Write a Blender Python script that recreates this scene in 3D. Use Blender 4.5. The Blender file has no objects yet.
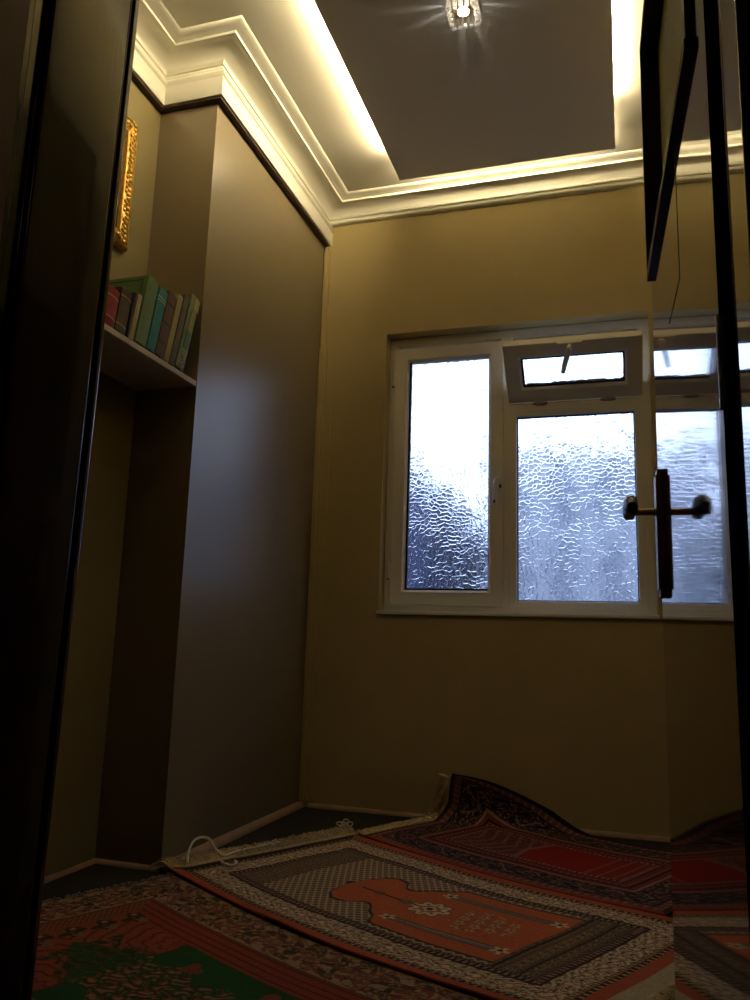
import bpy, math, random
import numpy as np
from mathutils import Vector, Matrix, noise as mnoise

PI = math.pi
scene = bpy.context.scene
COL = scene.collection
random.seed(11)
rng = np.random.default_rng(5)

# ---------------------------------------------------------------- materials
def mat(name, color, rough=.5, spec=.5, metal=0.0, ior=1.45, var=0.0, vscale=8.0, vstretch=(1, 1, 1),
        bump=0.0, bscale=200.0, bstretch=(1, 1, 1), bdist=.002, coat=0.0, coat_rough=.05, emit=None, estr=0.0, attr=None):
    m = bpy.data.materials.new(name)
    m.use_nodes = True
    nt = m.node_tree
    b = nt.nodes['Principled BSDF']
    b.inputs['Base Color'].default_value = (*color, 1)
    b.inputs['Roughness'].default_value = rough
    b.inputs['Specular IOR Level'].default_value = spec
    b.inputs['Metallic'].default_value = metal
    b.inputs['IOR'].default_value = ior
    b.inputs['Coat Weight'].default_value = coat
    b.inputs['Coat Roughness'].default_value = coat_rough
    L = nt.links.new
    if emit:
        b.inputs['Emission Color'].default_value = (*emit, 1)
        b.inputs['Emission Strength'].default_value = estr
    tc = nt.nodes.new('ShaderNodeTexCoord')
    src = None
    if attr:
        a = nt.nodes.new('ShaderNodeAttribute')
        a.attribute_name = attr
        src = a.outputs['Color']
    if var > 0:
        mp = nt.nodes.new('ShaderNodeMapping')
        mp.inputs['Scale'].default_value = vstretch
        L(tc.outputs['Object'], mp.inputs['Vector'])
        n = nt.nodes.new('ShaderNodeTexNoise')
        n.inputs['Scale'].default_value = vscale
        n.inputs['Detail'].default_value = 5
        L(mp.outputs['Vector'], n.inputs['Vector'])
        mr = nt.nodes.new('ShaderNodeMapRange')
        mr.inputs['From Min'].default_value = .25
        mr.inputs['From Max'].default_value = .75
        mr.inputs['To Min'].default_value = 1 - var
        mr.inputs['To Max'].default_value = 1 + var
        L(n.outputs['Fac'], mr.inputs['Value'])
        mx = nt.nodes.new('ShaderNodeMix')
        mx.data_type = 'RGBA'
        mx.blend_type = 'MULTIPLY'
        mx.inputs[0].default_value = 1
        if src:
            L(src, mx.inputs[6])
        else:
            mx.inputs[6].default_value = (*color, 1)
        L(mr.outputs['Result'], mx.inputs[7])
        src = mx.outputs[2]
    if src:
        L(src, b.inputs['Base Color'])
    if bump > 0:
        mp = nt.nodes.new('ShaderNodeMapping')
        mp.inputs['Scale'].default_value = bstretch
        L(tc.outputs['Object'], mp.inputs['Vector'])
        n = nt.nodes.new('ShaderNodeTexNoise')
        n.inputs['Scale'].default_value = bscale
        n.inputs['Detail'].default_value = 3
        L(mp.outputs['Vector'], n.inputs['Vector'])
        bp = nt.nodes.new('ShaderNodeBump')
        bp.inputs['Strength'].default_value = bump
        bp.inputs['Distance'].default_value = bdist
        L(n.outputs['Fac'], bp.inputs['Height'])
        L(bp.outputs['Normal'], b.inputs['Normal'])
    return m

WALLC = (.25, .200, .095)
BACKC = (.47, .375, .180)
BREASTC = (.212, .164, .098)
M = {}
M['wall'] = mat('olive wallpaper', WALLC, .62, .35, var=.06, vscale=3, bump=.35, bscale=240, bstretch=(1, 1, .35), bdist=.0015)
M['backwall'] = mat('tan wallpaper', BACKC, .62, .35, var=.06, vscale=3, bump=.35, bscale=240, bstretch=(1, 1, .35), bdist=.0015)  # same wallpaper, colour lightened for the brighter light on the window wall
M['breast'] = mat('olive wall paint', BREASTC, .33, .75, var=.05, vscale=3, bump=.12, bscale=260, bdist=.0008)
M['plaster'] = mat('cream ceiling paint', (.80, .775, .68), .55, .3, bump=.05, bscale=90)
M['cornice'] = mat('cream cornice paint', (.80, .775, .68), .42, .4)
M['panel'] = mat('grey panel paint', (.86, .88, .98), .6, .3, bump=.05, bscale=300)
M['floor'] = mat('black floor felt', (.012, .010, .009), .8, .2, var=.3, vscale=30)
M['skirt'] = mat('pale skirting wood', (.34, .22, .14), .5, .4, var=.15, vscale=20)
M['wood'] = mat('dark varnished mahogany', (.030, .011, .007), .16, .55, ior=1.55, var=.35, vscale=14, vstretch=(1, 1, .12),
                bump=.18, bscale=170, bstretch=(1, 1, .10), bdist=.0006, coat=.35, coat_rough=.06)
M['door'] = mat('glossy mahogany door varnish', (.040, .013, .008), .05, .8, ior=1.55, var=.25, vscale=10, vstretch=(1, 1, .12),
                bump=.10, bscale=140, bstretch=(1, 1, .25), bdist=.0005, coat=.6, coat_rough=.03)
M['blackwood'] = mat('black stained bead', (.008, .005, .004), .45, .3)
M['brownbead'] = mat('red brown bead', (.14, .045, .022), .4, .4)
M['olivepane'] = mat('dusty olive pane', (.52, .49, .20), .55, .15, var=.12, vscale=60, bump=.3, bscale=160)
M['brass'] = mat('aged brass', (.55, .36, .15), .3, .5, metal=1)
M['rosewood'] = mat('red brown handle wood', (.50, .17, .07), .3, .5, var=.2, vscale=40, vstretch=(1, 1, .1))
M['darkhandle'] = mat('dark brown lever', (.018, .008, .006), .35, .5)
M['pvc'] = mat('white window plastic', (.88, .85, .78), .35, .5)
M['gasket'] = mat('black rubber gasket', (.008, .008, .010), .6, .3)
M['metal'] = mat('grey hinge metal', (.35, .33, .31), .4, .5, metal=.7)
M['shelf'] = mat('cream shelf paint', (.62, .56, .44), .5, .4)
M['gold'] = mat('gilded carving', (.62, .37, .09), .33, .5, metal=.85, var=.35, vscale=45, bump=.5, bscale=60, bdist=.004)
M['art'] = mat('dark picture', (.05, .03, .02), .25, .5, var=.4, vscale=15)
M['facade'] = mat('outside blue render', (.30, .32, .35), .9, .2, var=.12, vscale=2)
M['facade_dark'] = mat('outside slate render', (.038, .044, .082), .9, .2, var=.2, vscale=2)
M['street'] = mat('outside asphalt', (.12, .12, .13), .9, .2, var=.2, vscale=3)
M['fringe'] = mat('undyed cotton fringe', (.56, .44, .25), .85, .1, var=.25, vscale=60)
M['cotton'] = mat('white cotton cord', (.85, .80, .70), .8, .1)
M['led'] = mat('warm led tape', (.9, .8, .6), .5, .2, emit=(1.0, .81, .46), estr=250)
M['led_rear_fill'] = mat('warm led tape, rear run', (.9, .8, .6), .5, .2, emit=(1.0, .81, .46), estr=640)
M['bulb'] = mat('lit lamp', (1, .95, .85), .3, .2, emit=(1.0, .88, .68), estr=45)
M['chrome'] = mat('polished chrome', (.6, .55, .5), .15, .5, metal=1)

def glass_mat(name, hammered):
    m = bpy.data.materials.new(name)
    m.use_nodes = True
    nt = m.node_tree
    b = nt.nodes['Principled BSDF']
    b.inputs['Base Color'].default_value = (.97, .98, 1, 1)
    b.inputs['Transmission Weight'].default_value = 1
    b.inputs['IOR'].default_value = 1.48
    b.inputs['Roughness'].default_value = .14 if hammered else .03
    if hammered:
        L = nt.links.new
        tc = nt.nodes.new('ShaderNodeTexCoord')
        wn = nt.nodes.new('ShaderNodeTexNoise')
        wn.inputs['Scale'].default_value = 9
        L(tc.outputs['Object'], wn.inputs['Vector'])
        va = nt.nodes.new('ShaderNodeVectorMath')
        va.operation = 'MULTIPLY_ADD'
        va.inputs[1].default_value = (.03, .0, .03)
        L(wn.outputs['Color'], va.inputs[0])
        L(tc.outputs['Object'], va.inputs[2])
        mp = nt.nodes.new('ShaderNodeMapping')
        mp.inputs['Scale'].default_value = (1, .001, 1.05)
        L(va.outputs[0], mp.inputs['Vector'])
        vo = nt.nodes.new('ShaderNodeTexVoronoi')
        vo.feature = 'SMOOTH_F1'
        vo.inputs['Scale'].default_value = 50
        vo.inputs['Smoothness'].default_value = .18
        vo.inputs['Randomness'].default_value = .75
        L(mp.outputs['Vector'], vo.inputs['Vector'])
        pw = nt.nodes.new('ShaderNodeMath')
        pw.operation = 'POWER'
        pw.inputs[1].default_value = 2.0
        L(vo.outputs['Distance'], pw.inputs[0])
        bp = nt.nodes.new('ShaderNodeBump')
        bp.inputs['Strength'].default_value = 1
        bp.inputs['Distance'].default_value = .0088
        L(pw.outputs[0], bp.inputs['Height'])
        L(bp.outputs['Normal'], b.inputs['Normal'])
    return m
M['glass'] = glass_mat('hammered window glass', True)
def crystal_mat():
    m = bpy.data.materials.new('faceted crystal'); m.use_nodes = True
    nt = m.node_tree; nt.nodes.remove(nt.nodes['Principled BSDF'])
    out = nt.nodes['Material Output']
    tr = nt.nodes.new('ShaderNodeBsdfTranslucent'); tr.inputs['Color'].default_value = (.95, .93, .88, 1)
    gl = nt.nodes.new('ShaderNodeBsdfGlossy'); gl.inputs['Roughness'].default_value = .08; gl.inputs['Color'].default_value = (.95, .93, .9, 1)
    tp = nt.nodes.new('ShaderNodeBsdfTransparent')
    m1 = nt.nodes.new('ShaderNodeMixShader'); m1.inputs[0].default_value = .35
    m2 = nt.nodes.new('ShaderNodeMixShader'); m2.inputs[0].default_value = .25
    nt.links.new(tr.outputs[0], m1.inputs[1]); nt.links.new(gl.outputs[0], m1.inputs[2])
    nt.links.new(m1.outputs[0], m2.inputs[1]); nt.links.new(tp.outputs[0], m2.inputs[2])
    nt.links.new(m2.outputs[0], out.inputs['Surface'])
    return m
M['crystal'] = crystal_mat()

# ---------------------------------------------------------------- mesh building
class MB:
    def __init__(self):
        self.v = []; self.f = []; self.mi = []
    def add(self, vs, fs, mi=0):
        o = len(self.v)
        self.v += [tuple(p) for p in vs]
        self.f += [tuple(i + o for i in f) for f in fs]
        self.mi += [mi] * len(fs)
        return self
    def box(self, x0, x1, y0, y1, z0, z1, mx=None, mi=0):
        vs = [Vector((x, y, z)) for z in (z0, z1) for y in (y0, y1) for x in (x0, x1)]
        if mx is not None: vs = [mx @ p for p in vs]
        return self.add(vs, [(0, 2, 3, 1), (4, 5, 7, 6), (0, 1, 5, 4), (1, 3, 7, 5), (3, 2, 6, 7), (2, 0, 4, 6)], mi)
    def ring(self, u0, u1, w0, w1, prof, place):
        """closed profile (inset, depth) swept round the rectangle u0..u1 x w0..w1; place(u, w, depth) -> xyz"""
        n = len(prof); vs = []
        for cu, cw, su, sw in ((u0, w0, 1, 1), (u1, w0, -1, 1), (u1, w1, -1, -1), (u0, w1, 1, -1)):
            for i, d in prof:
                vs.append(place(cu + su * i, cw + sw * i, d))
        fs = []
        for c in range(4):
            a, b = c * n, ((c + 1) % 4) * n
            for k in range(n):
                k2 = (k + 1) % n
                fs.append((a + k, b + k, b + k2, a + k2))
        return self.add(vs, fs)
    def tube(self, pts, r, n=8, close=False):
        pts = [Vector(p) for p in pts]
        rs = r if isinstance(r, (list, tuple)) else [r] * len(pts)
        m = len(pts); vs = []; fs = []
        up = Vector((.123, .27, .95)).normalized()
        for i, p in enumerate(pts):
            t = (pts[min(i + 1, m - 1)] - pts[max(i - 1, 0)])
            if close: t = pts[(i + 1) % m] - pts[i - 1]
            if t.length < 1e-9: t = Vector((0, 0, 1))
            t.normalize()
            a = up - t * up.dot(t)
            if a.length < .05: a = Vector((1, 0, 0)) - t * t.x
            a.normalize(); b = t.cross(a); up = a
            for k in range(n):
                an = 2 * PI * k / n
                vs.append(p + (a * math.cos(an) + b * math.sin(an)) * rs[i])
        for i in range(m if close else m - 1):
            j = (i + 1) % m
            for k in range(n):
                k2 = (k + 1) % n
                fs.append((i * n + k, i * n + k2, j * n + k2, j * n + k))
        if not close:
            fs.append(tuple(range(n - 1, -1, -1)))
            fs.append(tuple((m - 1) * n + k for k in range(n)))
        return self.add(vs, fs)
    def lathe(self, prof, n=24, mx=None):
        """profile of (r, z) points, axis z"""
        vs = []; fs = []; m = len(prof)
        for r, z in prof:
            for k in range(n):
                a = 2 * PI * k / n
                p = Vector((r * math.cos(a), r * math.sin(a), z))
                vs.append(mx @ p if mx is not None else p)
        for i in range(m - 1):
            for k in range(n):
                k2 = (k + 1) % n
                fs.append((i * n + k, i * n + k2, (i + 1) * n + k2, (i + 1) * n + k))
        fs.append(tuple(range(n - 1, -1, -1)))
        fs.append(tuple((m - 1) * n + k for k in range(n)))
        return self.add(vs, fs)
    def prism(self, poly, d0, d1, place):
        n = len(poly)
        vs = [place(a, b, d0) for a, b in poly] + [place(a, b, d1) for a, b in poly]
        fs = [tuple(range(n - 1, -1, -1)), tuple(range(n, 2 * n))]
        for k in range(n):
            k2 = (k + 1) % n
            fs.append((k, k2, n + k2, n + k))
        return self.add(vs, fs)
    def build(self, name, m, parent=None, origin=None, bevel=0, seg=2, smooth=False, mats=None):
        me = bpy.data.meshes.new(name)
        o0 = Vector(origin) if origin is not None else Vector((0, 0, 0))
        me.from_pydata([tuple(Vector(p) - o0) for p in self.v], [], self.f)
        for k in (mats or [m]): me.materials.append(k)
        me.polygons.foreach_set('material_index', self.mi)
        me.validate(); me.update()
        import bmesh
        bm = bmesh.new(); bm.from_mesh(me)
        bmesh.ops.recalc_face_normals(bm, faces=bm.faces)
        bm.to_mesh(me); bm.free()
        o = bpy.data.objects.new(name, me)
        COL.objects.link(o)
        if parent is not None:
            o.parent = parent
            o.location = o0 - world_loc(parent)
        else:
            o.location = o0
        if bevel:
            md = o.modifiers.new('bevel', 'BEVEL'); md.width = bevel; md.segments = seg
            md.limit_method = 'ANGLE'; md.angle_limit = math.radians(40)
            for p in me.polygons: p.use_smooth = True
            me.set_sharp_from_angle(angle=math.radians(35))
        elif smooth:
            for p in me.polygons: p.use_smooth = True
            me.set_sharp_from_angle(angle=math.radians(50))
        return o

def world_loc(o):
    v = Vector((0, 0, 0))
    while o is not None:
        v = v + o.location; o = o.parent
    return v
def tag(o, label, cat, group=None, kind=None):
    o['label'] = label; o['category'] = cat
    if group: o['group'] = group
    if kind: o['kind'] = kind
    return o
def struct(o, label, cat):
    return tag(o, label, cat, kind='structure')
def empty(name, loc):
    e = bpy.data.objects.new(name, None); COL.objects.link(e); e.location = loc
    e.empty_display_size = .05
    return e
XZ = lambda u, w, d: Vector((u, d, w))        # rectangle in the window wall's plane, depth along y

# ---------------------------------------------------------------- room measures (metres)
XN, XB, XR = -1.742, -1.486, .48              # alcove wall, chimney breast face, right wall
YF, YR, YB = .862, 2.480, 3.684               # doorway wall (room side), breast return, window wall
YC = .545                                     # doorway wall, corridor side
ZC = 3.035
T = .25

struct(MB().box(-2.2, .95, -1.5, YB + T, -.12, 0).build('floor', M['floor']), 'black felt floor of the small prayer room', 'floor')
struct(MB().box(XN - T, XR + T, YC, YB + T, ZC, ZC + .1).build('ceiling', M['plaster']), 'cream painted ceiling glowing beside the grey panel', 'ceiling')
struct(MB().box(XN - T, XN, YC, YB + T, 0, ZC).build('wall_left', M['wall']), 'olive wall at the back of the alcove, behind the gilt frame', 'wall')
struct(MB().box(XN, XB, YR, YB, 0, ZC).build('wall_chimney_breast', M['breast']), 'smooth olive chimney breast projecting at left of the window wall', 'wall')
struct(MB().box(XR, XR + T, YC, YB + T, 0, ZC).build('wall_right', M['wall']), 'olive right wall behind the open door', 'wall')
# window wall with its opening
WX0, WX1, WZ0, WZ1 = -1.131, .135, .909, 2.320
b = MB()
b.box(XN - .001, WX0, YB, YB + T, 0, ZC); b.box(WX1, XR + .001, YB, YB + T, 0, ZC)
b.box(WX0, WX1, YB, YB + T, 0, WZ0); b.box(WX0, WX1, YB, YB + T, WZ1, ZC)
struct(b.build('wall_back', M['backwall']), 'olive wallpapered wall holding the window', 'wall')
# doorway wall with its opening
DX0, DX1, DZ = -.70, .16, 2.09
b = MB()
b.box(XN, DX0, YC, YF, 0, ZC); b.box(DX1, XR, YC, YF, 0, ZC); b.box(DX0, DX1, YC, YF, DZ, ZC)
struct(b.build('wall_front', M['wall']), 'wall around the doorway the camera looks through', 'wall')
# corridor shell behind the camera
cw = mat('corridor paint', (.16, .11, .07), .7, .3)
b = MB()
b.box(-1.5, -1.4, -1.4, YC, 0, 2.6); b.box(.85, .95, -1.4, YC, 0, 2.6); b.box(-1.5, .95, -1.5, -1.4, 0, 2.6); b.box(-1.5, .95, -1.5, YC, 2.6, 2.7)
struct(b.build('wall_corridor', cw), 'dark corridor walls on the near side of the doorway', 'wall')

cl = bpy.data.lights.new('corridor lamp', 'POINT'); cl.energy = .4; cl.color = (1, .72, .45); cl.shadow_soft_size = .12
clo = bpy.data.objects.new('corridor_lamp_light', cl); COL.objects.link(clo); clo.location = (.1, -.8, 2.45)

# ---------------------------------------------------------------- cornice
path = [(XN, YF), (XN, YR), (XB, YR), (XB, YB), (XR, YB), (XR, YF)]
def mitred(path, i, d, closed):
    n = len(path)
    def nrm(a, b):
        dx, dy = b[0] - a[0], b[1] - a[1]; l = math.hypot(dx, dy); return Vector((dy / l, -dx / l))
    p = path[i]
    n1 = nrm(path[(i - 1) % n], p) if closed or i > 0 else None
    n2 = nrm(p, path[(i + 1) % n]) if closed or i < n - 1 else None
    if n1 is None: n1 = n2
    if n2 is None: n2 = n1
    q = Vector(p) + (n1 + n2) * (d / (1 + n1.dot(n2)))
    return q
def sweep(path, prof, closed):
    b = MB(); n = len(prof); m = len(path); vs = []
    for i in range(m):
        for d, z in prof:
            q = mitred(path, i, d, closed); vs.append((q.x, q.y, z))
    fs = []
    for i in range(m if closed else m - 1):
        j = (i + 1) % m
        for k in range(n):
            k2 = (k + 1) % n
            fs.append((i * n + k, j * n + k, j * n + k2, i * n + k2))
    if not closed:
        fs.append(tuple(range(n))); fs.append(tuple((m - 1) * n + k for k in range(n)))
    return b.add(vs, fs)
def arc(cx, cz, r0, r1, a0, a1, n):
    return [(cx + r0 * math.cos(math.radians(a0 + (a1 - a0) * k / n)), cz + r1 * math.sin(math.radians(a0 + (a1 - a0) * k / n))) for k in range(n + 1)]
z0 = 2.957
crown = [(-.004, z0), (.014, z0), (.018, z0 + .004), (.019, z0 + .012), (.017, z0 + .022), (.012, z0 + .026), (.012, z0 + .029), (.019, z0 + .0295)]
crown += [(.019 + .066 * (1 - math.cos(t)), z0 + .030 + .040 * math.sin(t)) for t in np.linspace(0.12, PI / 2, 10)]
crown += [(.088, z0 + .066), (.096, z0 + .066), (.0975, z0 + .077), (.102, z0 + .078)]
crown += [(.102 + .032 * math.sin(t), z0 + .080 + .016 * (1 - math.cos(t))) for t in np.linspace(0.1, PI / 2, 6)]
crown += [(.136, z0 + .094), (.141, z0 + .0945), (.143, ZC + .002), (-.004, ZC + .002)]
crown = [(d * 1.37 if d > 0 else d, z if z < z0 + .030 else z0 + .030 + (z - z0 - .030) * .049 / .0645) for d, z in crown[:-2]] + [(.197, ZC + .002), (-.004, ZC + .002)]
struct(sweep(path, crown, True).build('trim_1', M['cornice'], smooth=True), 'cream plaster crown moulding running round the ceiling', 'cornice')
BZ = 2.845
band = [(-.004, BZ), (.034, BZ), (.036, BZ + .003), (.036, BZ + .074), (.030, BZ + .080), (.030, BZ + .086), (.038, BZ + .090), (.041, BZ + .098), (.037, BZ + .108), (.024, z0 + .002), (-.004, z0 + .002)]
struct(sweep([(XN, YF), (XN, YR), (XB, YR), (XB, YB - .001)], band, False).build('trim_2', M['cornice'], smooth=True), 'flat cream band under the crown moulding of the left walls', 'cornice')
# dark strip painted in place of the shade under the band
shade_prof = [(-.003, BZ - .008), (.026, BZ - .008), (.026, BZ + .002), (-.003, BZ + .002)]
struct(sweep([(XN, YF), (XN, YR), (XB, YR), (XB, YB - .02)], shade_prof, False).build('trim_3', mat('painted shade line', (.06, .04, .03), .6, .3)), 'thin dark strip painted as the shade under the cream band', 'trim')
# cable duct in the corner
b = MB()
b.box(XB + .002, -1.447, YB - .020, YB, .03, 2.262); b.box(XB + .002, -1.462, YB - .032, YB - .018, .03, 2.262)
b.box(XB + .002, -1.456, YB - .016, YB, 2.262, 2.90)
b.box(XB + .002, -1.470, YB - .024, YB - .014, 2.262, 2.862)
b.box(-1.447, -1.415, YB - .006, YB, .03, 2.235)
struct(b.build('trim_4', M['backwall'], bevel=.002), 'slim painted cable duct up the corner left of the window', 'trim')
# skirtings
def quarter(path, name, label, r=.022, m=None):
    prof = [(-.002, 0), (r, 0)] + arc(0, 0, r, r, 8, 90, 6) + [(-.002, r)]
    struct(sweep(path, prof, False).build(name, m or M['skirt'], smooth=True), label, 'baseboard')
quarter([(XB, YR + .001), (XB, YB - .012)], 'baseboard_chimney', 'pale rounded skirting along the chimney breast', .026)
quarter([(XN, YF), (XN, YR), (XB - .002, YR)], 'baseboard_left', 'thin skirting in the alcove at left', .014)
quarter([(XB + .04, YB), (XR, YB)], 'baseboard_back', 'thin skirting under the window wall', .018)

# ---------------------------------------------------------------- ceiling panel, led tapes, lamp
b = MB(); b.box(-1.006, .006, 1.42, 3.418, 3.000, 3.014)
pn = b.build('ceiling_panel', M['panel'], bevel=.0015)
MB().box(-.75, -.25, 1.67, 3.17, 3.014, ZC).build('hanging_block', M['plaster'], pn)
tag(pn, 'large grey rectangular panel hung under the cream ceiling', 'ceiling panel')
t = MB().tube([(-.93, 3.305, 3.0205), (-.5, 3.305, 3.0205), (-.07, 3.305, 3.0205)], .0055, 10).build('led_tape', M['led_rear_fill'], smooth=True)  # unseen tape added to brighten the rear cornice and window wall
tag(t, 'added unseen warm light tape above the rear edge of the grey ceiling panel', 'light strip', 'light tapes above the ceiling panel')
for x, lab, y1 in ((-.998, 'warm light tape along the left edge of the grey ceiling panel', 3.20), (-.002, 'warm light tape along the right edge of the grey ceiling panel', 3.08)):
    t = MB().tube([(x, 1.48, 3.0215), (x, 2.3, 3.0215), (x, y1, 3.0215)], .0055, 10).build('led_tape', M['led'], smooth=True)
    tag(t, lab, 'light strip', 'light tapes above the ceiling panel')

LX, LY, LZ = -.497, 2.425, 3.0
lamp = empty('crystal_ceiling_light', (LX, LY, LZ))
tag(lamp, 'small square crystal spotlight in the middle of the grey ceiling panel', 'ceiling light')
MB().box(LX - .054, LX + .054, LY - .054, LY + .054, LZ - .008, LZ - .0005).build('base_plate', M['brass'], lamp, (LX, LY, LZ), bevel=.002)
MB().lathe([(.026, -.012), (.026, -.034), (.022, -.036), (.022, -.012)], 24, Matrix.Translation((LX, LY, LZ + .004))).build('bulb_collar', M['chrome'], lamp, (LX, LY, LZ), smooth=True)
MB().lathe([(.006, -.008), (.019, -.020), (.020, -.026), (.013, -.033), (.004, -.036)], 20, Matrix.Translation((LX, LY, LZ))).build('bulb', M['bulb'], lamp, (LX, LY, LZ), smooth=True)
first = None
k = 0
for side in range(4):
    for j in range(5):
        s = -.042 + .021 * j + (.004 if side % 2 else 0)
        off = .047
        px, py = ((s, -off), (off, s), (s, off), (-off, s))[side]
        if first is None:
            bb = MB()
            bb.prism([(.0085 * math.cos(a), .0085 * math.sin(a)) for a in (PI / 4 * i + PI / 8 for i in range(8))], -.044, 0, lambda a, c, d: Vector((a, c, d)))
            first = bb.build('crystal_bar', M['crystal'], lamp)
            c = first
        else:
            c = first.copy(); COL.objects.link(c); c.parent = lamp
        c.location = (px, py, -.008)
ld = bpy.data.lights.new('spot bulb', 'SPOT'); ld.energy = 9; ld.color = (1, .84, .62); ld.spot_size = math.radians(85); ld.spot_blend = .8; ld.shadow_soft_size = .015
lo = bpy.data.objects.new('spot_bulb_light', ld); COL.objects.link(lo); lo.location = (LX, LY, LZ - .062)
pd = bpy.data.lights.new('bulb glow', 'POINT'); pd.energy = .6; pd.color = (1, .88, .68); pd.shadow_soft_size = .006
po = bpy.data.objects.new('bulb_glow_light', pd); COL.objects.link(po); po.location = (LX, LY, LZ - .044)

# ---------------------------------------------------------------- window
YW = 3.764
win = empty('window_1', ((WX0 + WX1) / 2, YW, WZ0))
struct(win, 'white plastic window with hammered glass and an open top vent', 'window')
b = MB()
fo = [(0, 0), (.040, 0), (.043, .004), (.043, .07), (0, .07)]
b.ring(WX0, WX1, WZ0, WZ1, [(i, YW + d) for i, d in fo], XZ)
b.ring(WX0, WX1, WZ0, WZ1, [(.02, YW + .036), (.070, YW + .036), (.070, YW + .07), (.02, YW + .07)], XZ)
b.box(-.560, -.505, YW, YW + .07, WZ0 + .04, WZ1 - .04)             # mullion
b.box(-.515, .10, YW, YW + .07, 1.888, 1.934)                       # transom
b.prism([(YW - .004, 1.930), (YW + .070, 1.930), (YW + .070, 2.000), (YW - .003, 1.9355)], -.515, .10, lambda a, c, d: Vector((d, a, c)))
b.build('window_frame', M['pvc'], win, bevel=.003)
# fixed glazing beads of the right light
def bead(x0, x1, za, zb, y, w, name, parent):
    return MB().ring(x0, x1, za, zb, [(0, y - .004), (.006, y - .006), (w, y + .010), (w, y + .022), (0, y + .022)], XZ).build(name, M['pvc'], parent)
PX0, PX1, PZ0, PZ1 = -.481, .059, .981, 1.867
b = MB(); b.ring(PX0 - .036, PX1 + .036, PZ0 - .036, PZ1 + .036, [(0, YW - .002), (.032, YW - .002), (.036, YW + .012), (.036, YW + .03), (0, YW + .03)], XZ)
b.build('glazing_bead', M['pvc'], win, bevel=.002)
MB().ring(PX0 - .002, PX1 + .002, PZ0 - .002, PZ1 + .002, [(0, YW + .011), (.0055, YW + .012), (.0055, YW + .03), (0, YW + .03)], XZ).build('gasket', M['gasket'], win)
MB().box(PX0, PX1, YW + .018, YW + .024, PZ0, PZ1).build('glass_pane', M['glass'], win, ((PX0 + PX1) / 2, YW + .021, (PZ0 + PZ1) / 2))
# sill lip
MB().box(WX0 - .008, WX1 + .004, YB - .012, YW + .01, WZ0 - .006, WZ0 + .012).build('sill', M['pvc'], win, bevel=.003)
# left casement
YS = YW - .018
sx0, sx1, sz0, sz1 = -1.098, -.545, .953, 2.258
gx0, gx1, gz0, gz1 = -1.018, -.616, 1.031, 2.193
w1 = .074
sash = MB().ring(sx0, sx1, sz0, sz1, [(0, YS), (w1 - .012, YS), (w1 - .010, YS + .004), (w1, YS + .014), (w1, YS + .05), (0, YS + .05)], XZ).build('casement_sash', M['pvc'], win, ((sx0 + sx1) / 2, YS, sz0), bevel=.003)
MB().ring(gx0 - .005, gx1 + .005, gz0 - .005, gz1 + .005, [(0, YS + .013), (.008, YS + .014), (.008, YS + .035), (0, YS + .035)], XZ).build('gasket', M['gasket'], sash)
MB().box(gx0, gx1, YS + .022, YS + .028, gz0, gz1).build('glass_pane', M['glass'], sash, ((gx0 + gx1) / 2, YS + .025, (gz0 + gz1) / 2))
b = MB()
hx, hz = -.566, 1.548
b.box(hx - .016, hx + .016, YS - .010, YS, hz - .040, hz + .040)
b.tube([(hx, YS - .004, hz + .004), (hx, YS - .030, hz + .004)], .009, 12)
b.tube([(hx + .004, YS - .032, hz + .008), (hx - .006, YS - .034, hz + .002), (hx - .012, YS - .036, hz - .03), (hx - .014, YS - .036, hz - .075), (hx - .015, YS - .035, hz - .112)], [.012, .013, .0115, .0105, .009], 10)
b.build('window_handle', mat('white handle plastic', (.97, .96, .93), .22, .8), sash, smooth=True)
b = MB(); b.box(hx + .004, hx + .014, YS - .0125, YS - .009, hz - .034, hz - .018); b.box(hx - .018, hx - .010, YS - .048, YS - .040, hz - .112, hz - .098)
b.build('handle_screw', M['gasket'], sash, bevel=.001)
for z in (2.10, 1.12):
    b = MB(); b.tube([(sx0 - .008, YS - .004, z - .04), (sx0 - .008, YS - .004, z + .04)], .007, 10)
    b.box(sx0 - .006, sx0 + .002, YS - .004, YS + .004, z - .036, z + .036)
    b.build('sash_hinge', M['pvc'], sash, smooth=True)
    MB().tube([(sx0 - .008, YS - .004, z - .046), (sx0 - .008, YS - .004, z - .040)], .006, 10).build('hinge_cap', M['gasket'], sash)
# hopper vent, hinged at the bottom and tilted into the room
HA = math.radians(48.5)
HY, HZ = YW - .006, 1.936
hop = empty('hopper_sash', (0, 0, 0)); hop.parent = win; hop.location = Vector((-.2095, HY, HZ)) - win.location
cs, sn = math.cos(HA), math.sin(HA)
HX = -.2095
def HP(u, w, d):    # u along x, w up the sash, d through its thickness (towards outside)
    return Vector((HX + u, HY - w * sn + d * cs, HZ + w * cs + d * sn))
hw, hh = .3105, .310
hs = MB().ring(-hw, hw, 0, hh, [(0, 0), (.066, 0), (.069, .004), (.080, .016), (.080, .052), (0, .052)], HP).build('sash_frame', M['pvc'], hop, bevel=.003)
MB().ring(-hw + .076, hw - .076, .076, hh - .076, [(0, .013), (.009, .014), (.009, .036), (0, .036)], HP).build('gasket', M['gasket'], hop)
MB().prism([(-hw + .08, .08), (hw - .08, .08), (hw - .08, hh - .08), (-hw + .08, hh - .08)], .022, .028, HP).build('glass_pane', M['glass'], hop, HP(0, hh / 2, .025))
b = MB()
b.prism([(-.060, hh - .034), (.050, hh - .034), (.050, hh - .002), (-.060, hh - .002)], -.012, 0, HP)
b.tube([HP(-.005, hh - .018, -.004), HP(-.005, hh - .018, -.034)], .011, 12)
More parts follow.
